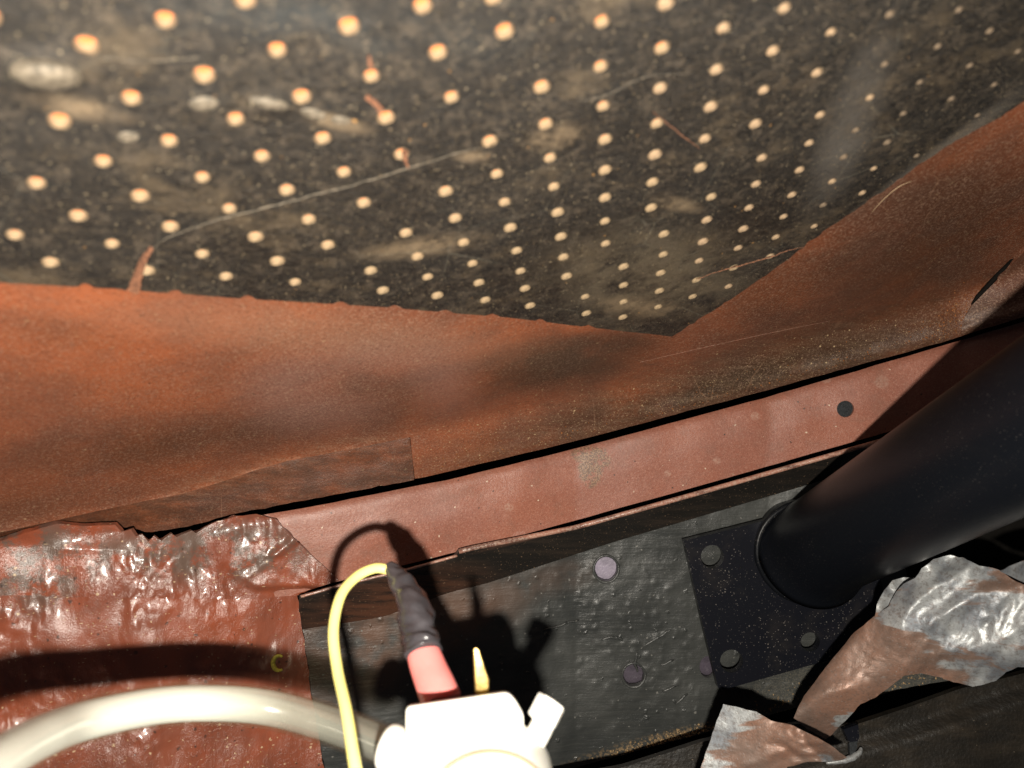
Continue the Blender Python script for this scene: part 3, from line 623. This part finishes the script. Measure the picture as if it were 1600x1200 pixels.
# in-plane axes for true circles
nv = Vector(PN); ua = Vector((1, 0, 0)) - nv * PN[0]; ua.normalize(); va = nv.cross(ua)
def padcirc(x, y, r, n=14, push=0):
    p = pt(x, y, dplane(x, y)); o = []
    for k in range(n):
        a = 2 * math.pi * k / n; q = p + ua * math.cos(a) * r + va * math.sin(a) * r + nv * push
        o.append((CX + F * q.x / q.z, CY - F * q.y / q.z))
    return o
pad = root('perforated_pad', pt(700, 300, dplane(700, 300)), 'black perforated sound deadening pad with rows of pale round holes', 'sound deadening pad')
notch = [133, 275, 387, 533, 618, 697, 770, 845, 920]
PE = [(-180, 428), (0, 442), (190, 452), (197, 455), (213, 424), (221, 402), (232, 392), (236, 396), (228, 420), (219, 455), (400, 468), (600, 480), (800, 497), (950, 515), (1050, 526)]
edge = []
for i in range(len(PE) - 1):
    a, b = PE[i], PE[i + 1]
    k = max(1, int(math.hypot(b[0] - a[0], b[1] - a[1]) / 6))
    for q in range(k):
        x = a[0] + (b[0] - a[0]) * q / k; y = a[1] + (b[1] - a[1]) * q / k
        dy = 0
        if not (180 < x < 240):
            for nx in notch:
                rr = 11 - nx * .005
                if abs(x - nx) < rr: dy = -math.sqrt(rr * rr - (x - nx) ** 2) * .6
            dy += .8 * nz(x, y, 12, 31)
        edge.append((x, y + dy))
redge = rough([(1050, 526), (1085, 505), (1150, 462), (1255, 388), (1262, 378), (1335, 330), (1345, 322), (1410, 278), (1480, 228), (1560, 185), (1600, 158), (1760, 45)], 3.0, 7, 8, False)
ol = edge + redge + [(1760, -120), (1500, -120), (800, -120), (300, -120), (-180, -120)]
HR = .00168
good = []
for (x, y) in HOLES:
    if inpoly([(x, y)], ol)[0]:
        jr = HR * (1 + random.uniform(-.1, .1)) * (1 if x < 1100 else max(.55, 1 - (x - 1100) / 800))
        good.append((x, y, jr, padcirc(x, y, jr)))
plate('pad_skin', ol, dpad, M['pad'], pad, .0018, holes=[g[3] for g in good], step=22, sub=1)
def hole_mesh(r, n=14):
    """a punched hole: short orange wall and cream backing; local x,y in the pad's plane, z into the pad"""
    V = []; Fc = []
    for k in range(n):
        a = 2 * math.pi * k / n; V.append(ua * math.cos(a) * r * .97 + va * math.sin(a) * r * .97 - nv * .0002)
    for k in range(n):
        a = 2 * math.pi * k / n; V.append(ua * math.cos(a) * r * .93 + va * math.sin(a) * r * .93 + nv * .0018)
    V.append(nv * .0018)
    me = bpy.data.meshes.new('perforation')
    Fc = [(i, (i + 1) % n, n + (i + 1) % n, n + i) for i in range(n)] + [(n + i, n + (i + 1) % n, 2 * n) for i in range(n)]
    me.from_pydata([flip(v) for v in V], [], Fc)
    me.materials.append(M['felt']); me.materials.append(M['rust'])
    for i, p in enumerate(me.polygons): p.material_index = 0 if i < n else 1; p.use_smooth = False
    return me
base_me = hole_mesh(HR)
dull = hole_mesh(HR); dull.materials[0] = M['feltdull']; dull.materials[1] = M['feltdull']
dusty = hole_mesh(HR); dusty.materials[0] = M['feltdusty']; dusty.materials[1] = M['feltdusty']
for (x, y, jr, _) in good:
    g_ = x + 220 * random.random() - .25 * y; o = bpy.data.objects.new('perforation', base_me if g_ < 1120 else dull if g_ < 1400 else dusty); COL.objects.link(o); place(o, pt(x, y, dpad(x, y)), pad)
    o.scale = (jr / HR,) * 3
def dp_(x, y): return dpad(x, y)
def strip(name, pxs, w, dfn, mat, parent, off=.0004):
    P = spl(pxs, 6); L = []; Rr = []
    for i, p in enumerate(P):
        t = np.array(P[min(i + 1, len(P) - 1)]) - np.array(P[max(i - 1, 0)]); t = t / (np.linalg.norm(t) + 1e-9); n_ = np.array((-t[1], t[0]))
        ww = (w[0] + (w[1] - w[0]) * i / (len(P) - 1)) * (1 + .3 * nz(p[0], p[1], 7, 1))
        L.append(tuple(p + n_ * ww)); Rr.append(tuple(p - n_ * ww))
    return plate(name, L + Rr[::-1], lambda x, y: dfn(x, y) - off - .0002 * nz(x, y, 5, 2), mat, parent, .0006, step=6, sub=0)
strip('tear', [(208, 458), (216, 430), (226, 404), (238, 388)], (9, 3), dpad, M['tear'], pad)['label'] = 'orange torn notch at the pad edge'
line3('crease', [(236, 390), (262, 372), (300, 357), (345, 342), (400, 328), (470, 310), (560, 287), (640, 262), (700, 244), (748, 230)], dpad, .00013, M['blister'], pad, .0001, 8, 2)
line3('crease', [(905, 158), (950, 148), (1010, 120), (1080, 115)], dpad, .00007, M['blister'], pad, .0001, 8, 2)
line3('crease', [(1020, 175), (1045, 195), (1070, 215), (1095, 232)], dpad, .00016, M['tear'], pad, .0001, 8, 2)
line3('crease', [(1088, 437), (1120, 425), (1160, 414), (1205, 401), (1230, 392), (1256, 386)], dpad, .00022, M['tear'], pad, .0001, 8, 1)
line3('crease', [(160, 92), (240, 96), (330, 88)], dpad, .00007, M['blister'], pad, .0001, 8, 2)
strip('tear', [(577, 88), (578, 98), (581, 108)], (2, 4), dpad, M['tear'], pad); strip('tear', [(572, 152), (586, 162), (596, 174)], (3, 5), dpad, M['tear'], pad)
strip('tear', [(634, 236), (633, 248), (638, 262)], (5, 1.5), dpad, M['tear'], pad)
def blister(x, y, rx, ry, rot, h):
    n = 20; V = []; Fc = []; m = 5
    for j in range(m):
        f = 1 - j / m
        for (u, v) in circ(x, y, rx * f, ry * f, n, rot): V.append(pt(u, v, dpad(u, v) + .0001 - h * math.sqrt(1 - f ** 2)))
    V.append(pt(x, y, dpad(x, y) - h))
    for j in range(m - 1): Fc += [(j * n + i, j * n + (i + 1) % n, (j + 1) * n + (i + 1) % n, (j + 1) * n + i) for i in range(n)]
    Fc += [((m - 1) * n + i, (m - 1) * n + (i + 1) % n, m * n) for i in range(n)]
    mk('blister', V, [tuple(reversed(f)) for f in Fc], M['blister'], pad)
blister(70, 115, 58, 24, .15, .0018); blister(420, 161, 32, 10, .2, .001); blister(490, 178, 22, 8, .25, .0007); blister(318, 162, 24, 12, 0, .0006); blister(532, 188, 16, 7, .1, .0007); blister(200, 214, 18, 9, 0, .0004)

# 10. white hose, wire, connector
hose = root('clear_fuel_hose', pt(245, 1102, .212), 'milky clear plastic hose curving across the lower left into a white fitting', 'hose')
HP = [(-120, 1290, .135), (-60, 1230, .148), (0, 1188, .162), (60, 1154, .178), (130, 1127, .196), (245, 1103, .212), (340, 1099, .22), (420, 1106, .226), (500, 1127, .226), (560, 1148, .22), (612, 1170, .212)]
hp = path(HP, 8)
# a hose wall: outer and inner surfaces joined by end rings
def hollow(name, pts, ro, ri, mat, parent, seg=28):
    V = []; n = len(pts); up = None
    fr = []
    for i, p in enumerate(pts):
        t = (pts[min(i + 1, n - 1)] - pts[max(i - 1, 0)]).normalized()
        if up is None: up = t.cross(Vector((0, 0, 1))).normalized()
        up = (up - t * up.dot(t)).normalized(); fr.append((p, up.copy(), t.cross(up)))
    for r in (ro, ri):
        for p, u, s in fr:
            for k in range(seg):
                a = 2 * math.pi * k / seg; V.append(p + u * math.cos(a) * r + s * math.sin(a) * r)
    Fc = []; m = n * seg
    for i in range(n - 1):
        for k in range(seg):
            a = i * seg + k; b = i * seg + (k + 1) % seg
            Fc.append((a, a + seg, b + seg, b)); Fc.append((m + b, m + b + seg, m + a + seg, m + a))
    for k in range(seg):
        b = (k + 1) % seg; Fc.append((k, b, m + b, m + k)); e = (n - 1) * seg; Fc.append((e + b, e + k, m + e + k, m + e + b))
    return fixn(mk(name, V, Fc, mat, parent))
hollow('hose_wall', hp, .0056, .0049, M['hose'], hose)
hollow('hose_bore', hp, .0046, .0030, M['core'], hose)
setp(sweep('yellow_wire', path([(566, 1290, .172), (560, 1230, .178), (552, 1180, .184), (541, 1110, .194), (527, 1045, .205), (521, 985, .213), (532, 932, .22), (556, 902, .226), (585, 888, .229), (606, 890, .23)], 8), .00142, M['yellow'], None, 16), 'bright yellow wire looping over the hose into black taped joint', 'wire')
tp = path([(607, 883, .231), (616, 894, .229), (628, 912, .226), (641, 935, .222), (650, 965, .217), (655, 990, .213), (660, 1008, .21), (663, 1022, .208)], 5)
nr = len(tp); joint = root('taped_wire_joint', pt(650, 965, .217), 'grey black taped wire joint with a red crimp sleeve above the white connector', 'wire joint')
sweep('tape_wrap', tp, [(.0012 + .0036 * min(1, i / (nr * .55)) ** .8) * (1 + (.13 * nz(i, 0, 2.3, 5))) for i in range(nr)], M['tape'], joint, 24, wob=.22, twist=.2)
cr = path([(662, 1018, .2085), (664, 1028, .2075), (672, 1050, .205), (681, 1072, .202), (690, 1096, .199)], 4)
sweep('crimp_sleeve', cr, [.0043 + .00018 * i * .3 for i in range(len(cr))], M['red'], joint, 24, ry=.8)
# washer-pump style connector body
pump = root('white_pump_connector', pt(730, 1150, .185), 'overexposed white plastic pump connector with two nozzles at the bottom edge', 'pump connector')
def rbox(name, out, d0, d1, mat, parent, bev=.0008):
    """outline (pixels) extruded in depth from d0 to d1, edges rounded"""
    bm = bmesh.new(); n = len(out)
    a = [bm.verts.new(flip(pt(x, y, d0))) for x, y in out]
    b = [bm.verts.new(flip(Vector((*(pt(x, y, d0).xy * (1 + (d1 / d0 - 1) * .93)), d1)))) for x, y in out]
    bm.faces.new(a); bm.faces.new(b[::-1])
    for i in range(n): bm.faces.new((a[i], b[i], b[(i + 1) % n], a[(i + 1) % n]))
    bmesh.ops.recalc_face_normals(bm, faces=bm.faces)
    bmesh.ops.bevel(bm, geom=bm.edges[:], offset=bev, segments=3, profile=.5, affect='EDGES')
    V = [Vector((v.co.x, v.co.y, -v.co.z)) for v in bm.verts]; bm.verts.index_update()
    Fc = [tuple(reversed([v.index for v in f.verts])) for f in bm.faces]; bm.free()
    return mk(name, V, Fc, mat, parent)
rbox('connector_block', [(634, 1104), (792, 1081), (803, 1090), (818, 1116), (820, 1240), (632, 1240)], .184, .20, M['white'], pump, .0011)
ctr = pt(768, 1262, .176)
def disc(name, c, r, dz0, dz1, mat, parent, seg=48, bev=.001):
    prof = [(0, dz0), (r * .6, dz0), (r - bev, dz0), (r - bev * .3, dz0 + bev * .3), (r, dz0 + bev), (r, dz1)]
    V = []; Fc = []
    for (q, z) in prof:
        for k in range(seg):
            a = 2 * math.pi * k / seg; V.append(Vector((c.x + q * math.cos(a), c.y + q * math.sin(a), z)))
    for j in range(len(prof) - 1):
        for k in range(seg):
            a = j * seg + k; b = j * seg + (k + 1) % seg; Fc.append((a, b, b + seg, a + seg))
    return mk(name, V, [tuple(reversed(f)) for f in Fc], mat, parent)
disc('round_body', ctr, .0142, .168, .19, M['white'], pump)
disc('body_seam', ctr, .0144, .1712, .1722, M['cream'], pump, bev=.0003)
sweep('hose_nozzle', path([(600, 1165, .2), (618, 1172, .199), (640, 1182, .197), (690, 1200, .192)], 4), [.0050, .0055, .0058, .0058, .0056, .005, .0042, .004, .004, .004, .004, .004, .004], M['white'], pump, 28)
sweep('outlet_nozzle', path([(800, 1225, .186), (822, 1180, .188), (840, 1148, .19), (850, 1128, .191)], 4), .0028, M['white'], pump, 24)
sweep('nozzle_collar', path([(845, 1128, .1908), (850, 1119, .191), (858, 1103, .1915), (863, 1094, .192)], 4), [.0030, .0036, .0037, .0037, .0037, .0037, .0037, .0037, .0037, .0037, .0037, .0036, .0031], M['white'], pump, 8, smooth=False)
bl = rbox('spade_terminal', [(739, 1014), (744, 1011), (749, 1016), (757, 1042), (764, 1062), (764, 1092), (743, 1096)], .191, .1925, M['brass'], pump, .0003)

# 11. grit, crumbs, fibres
def grit(name, spots, mat, label, r0=.0003, r1=.0009):
    V = []; Fc = []
    for (x, y, d) in spots:
        r = random.uniform(r0, r1) * random.choice((.6, 1, 1)); c = pt(x, y, d - r * .3); b = len(V)
        for v in ((1, 0, 0), (-1, 0, 0), (0, 1, 0), (0, -1, 0), (0, 0, 1), (0, 0, -1)):
            V.append(c + Vector(v) * r * random.uniform(.6, 1.5))
        Fc += [(b + i, b + j, b + k) for i, j, k in ((0, 2, 4), (2, 1, 4), (1, 3, 4), (3, 0, 4), (2, 0, 5), (1, 2, 5), (3, 1, 5), (0, 3, 5))]
    o = mk(name, V, [tuple(reversed(f)) for f in Fc], mat, None, None, False); setp(o, label, 'grit', kind='stuff'); return o
sp = []
for _ in range(260):
    x = random.triangular(920, 1130, 1080); sp.append((x, lerp(x, PB) - abs(random.gauss(0, 7)) - 1, dplate(x, 1140)))
for _ in range(260):
    x = random.uniform(1180, 1500); y = lerp(x, PB) - abs(random.gauss(0, 18)); sp.append((x, y, dplate(x, y)))
grit('sand_crumbs', sp, M['grit'], 'tan sand crumbs gathered along the bottom edge of the black wall', .00015, .0006)
sp = []
for _ in range(420):
    t = random.random(); x = 1450 + 90 * t + random.gauss(0, 16); y = 530 - 75 * t + random.gauss(0, 12)
    if y < lerp(x, LIPY) - 4: sp.append((x, y, dpanel(x, y)))
for _ in range(260):
    x = random.uniform(680, 1480); y = lerp(x, LIPY) - 6 - abs(random.gauss(0, 14)); sp.append((x, y, dpanel(x, y)))
grit('rust_crumbs', sp, M['grit2'], 'orange rust crumbs along the dusty lip of the curved red panel', .0001, .0004)
sp = []
for _ in range(420):
    x = random.uniform(-20, 470); y = random.uniform(850, 1200); d = dred(x, y) if y > 925 else dseal(x, y); sp.append((x, y, d))
grit('paint_specks', sp, M['grit'], 'tiny pale specks stuck in the glossy red brush paint', .00008, .0003)
for o in list(bpy.data.objects):
    if '_c' in o: del o['_c']
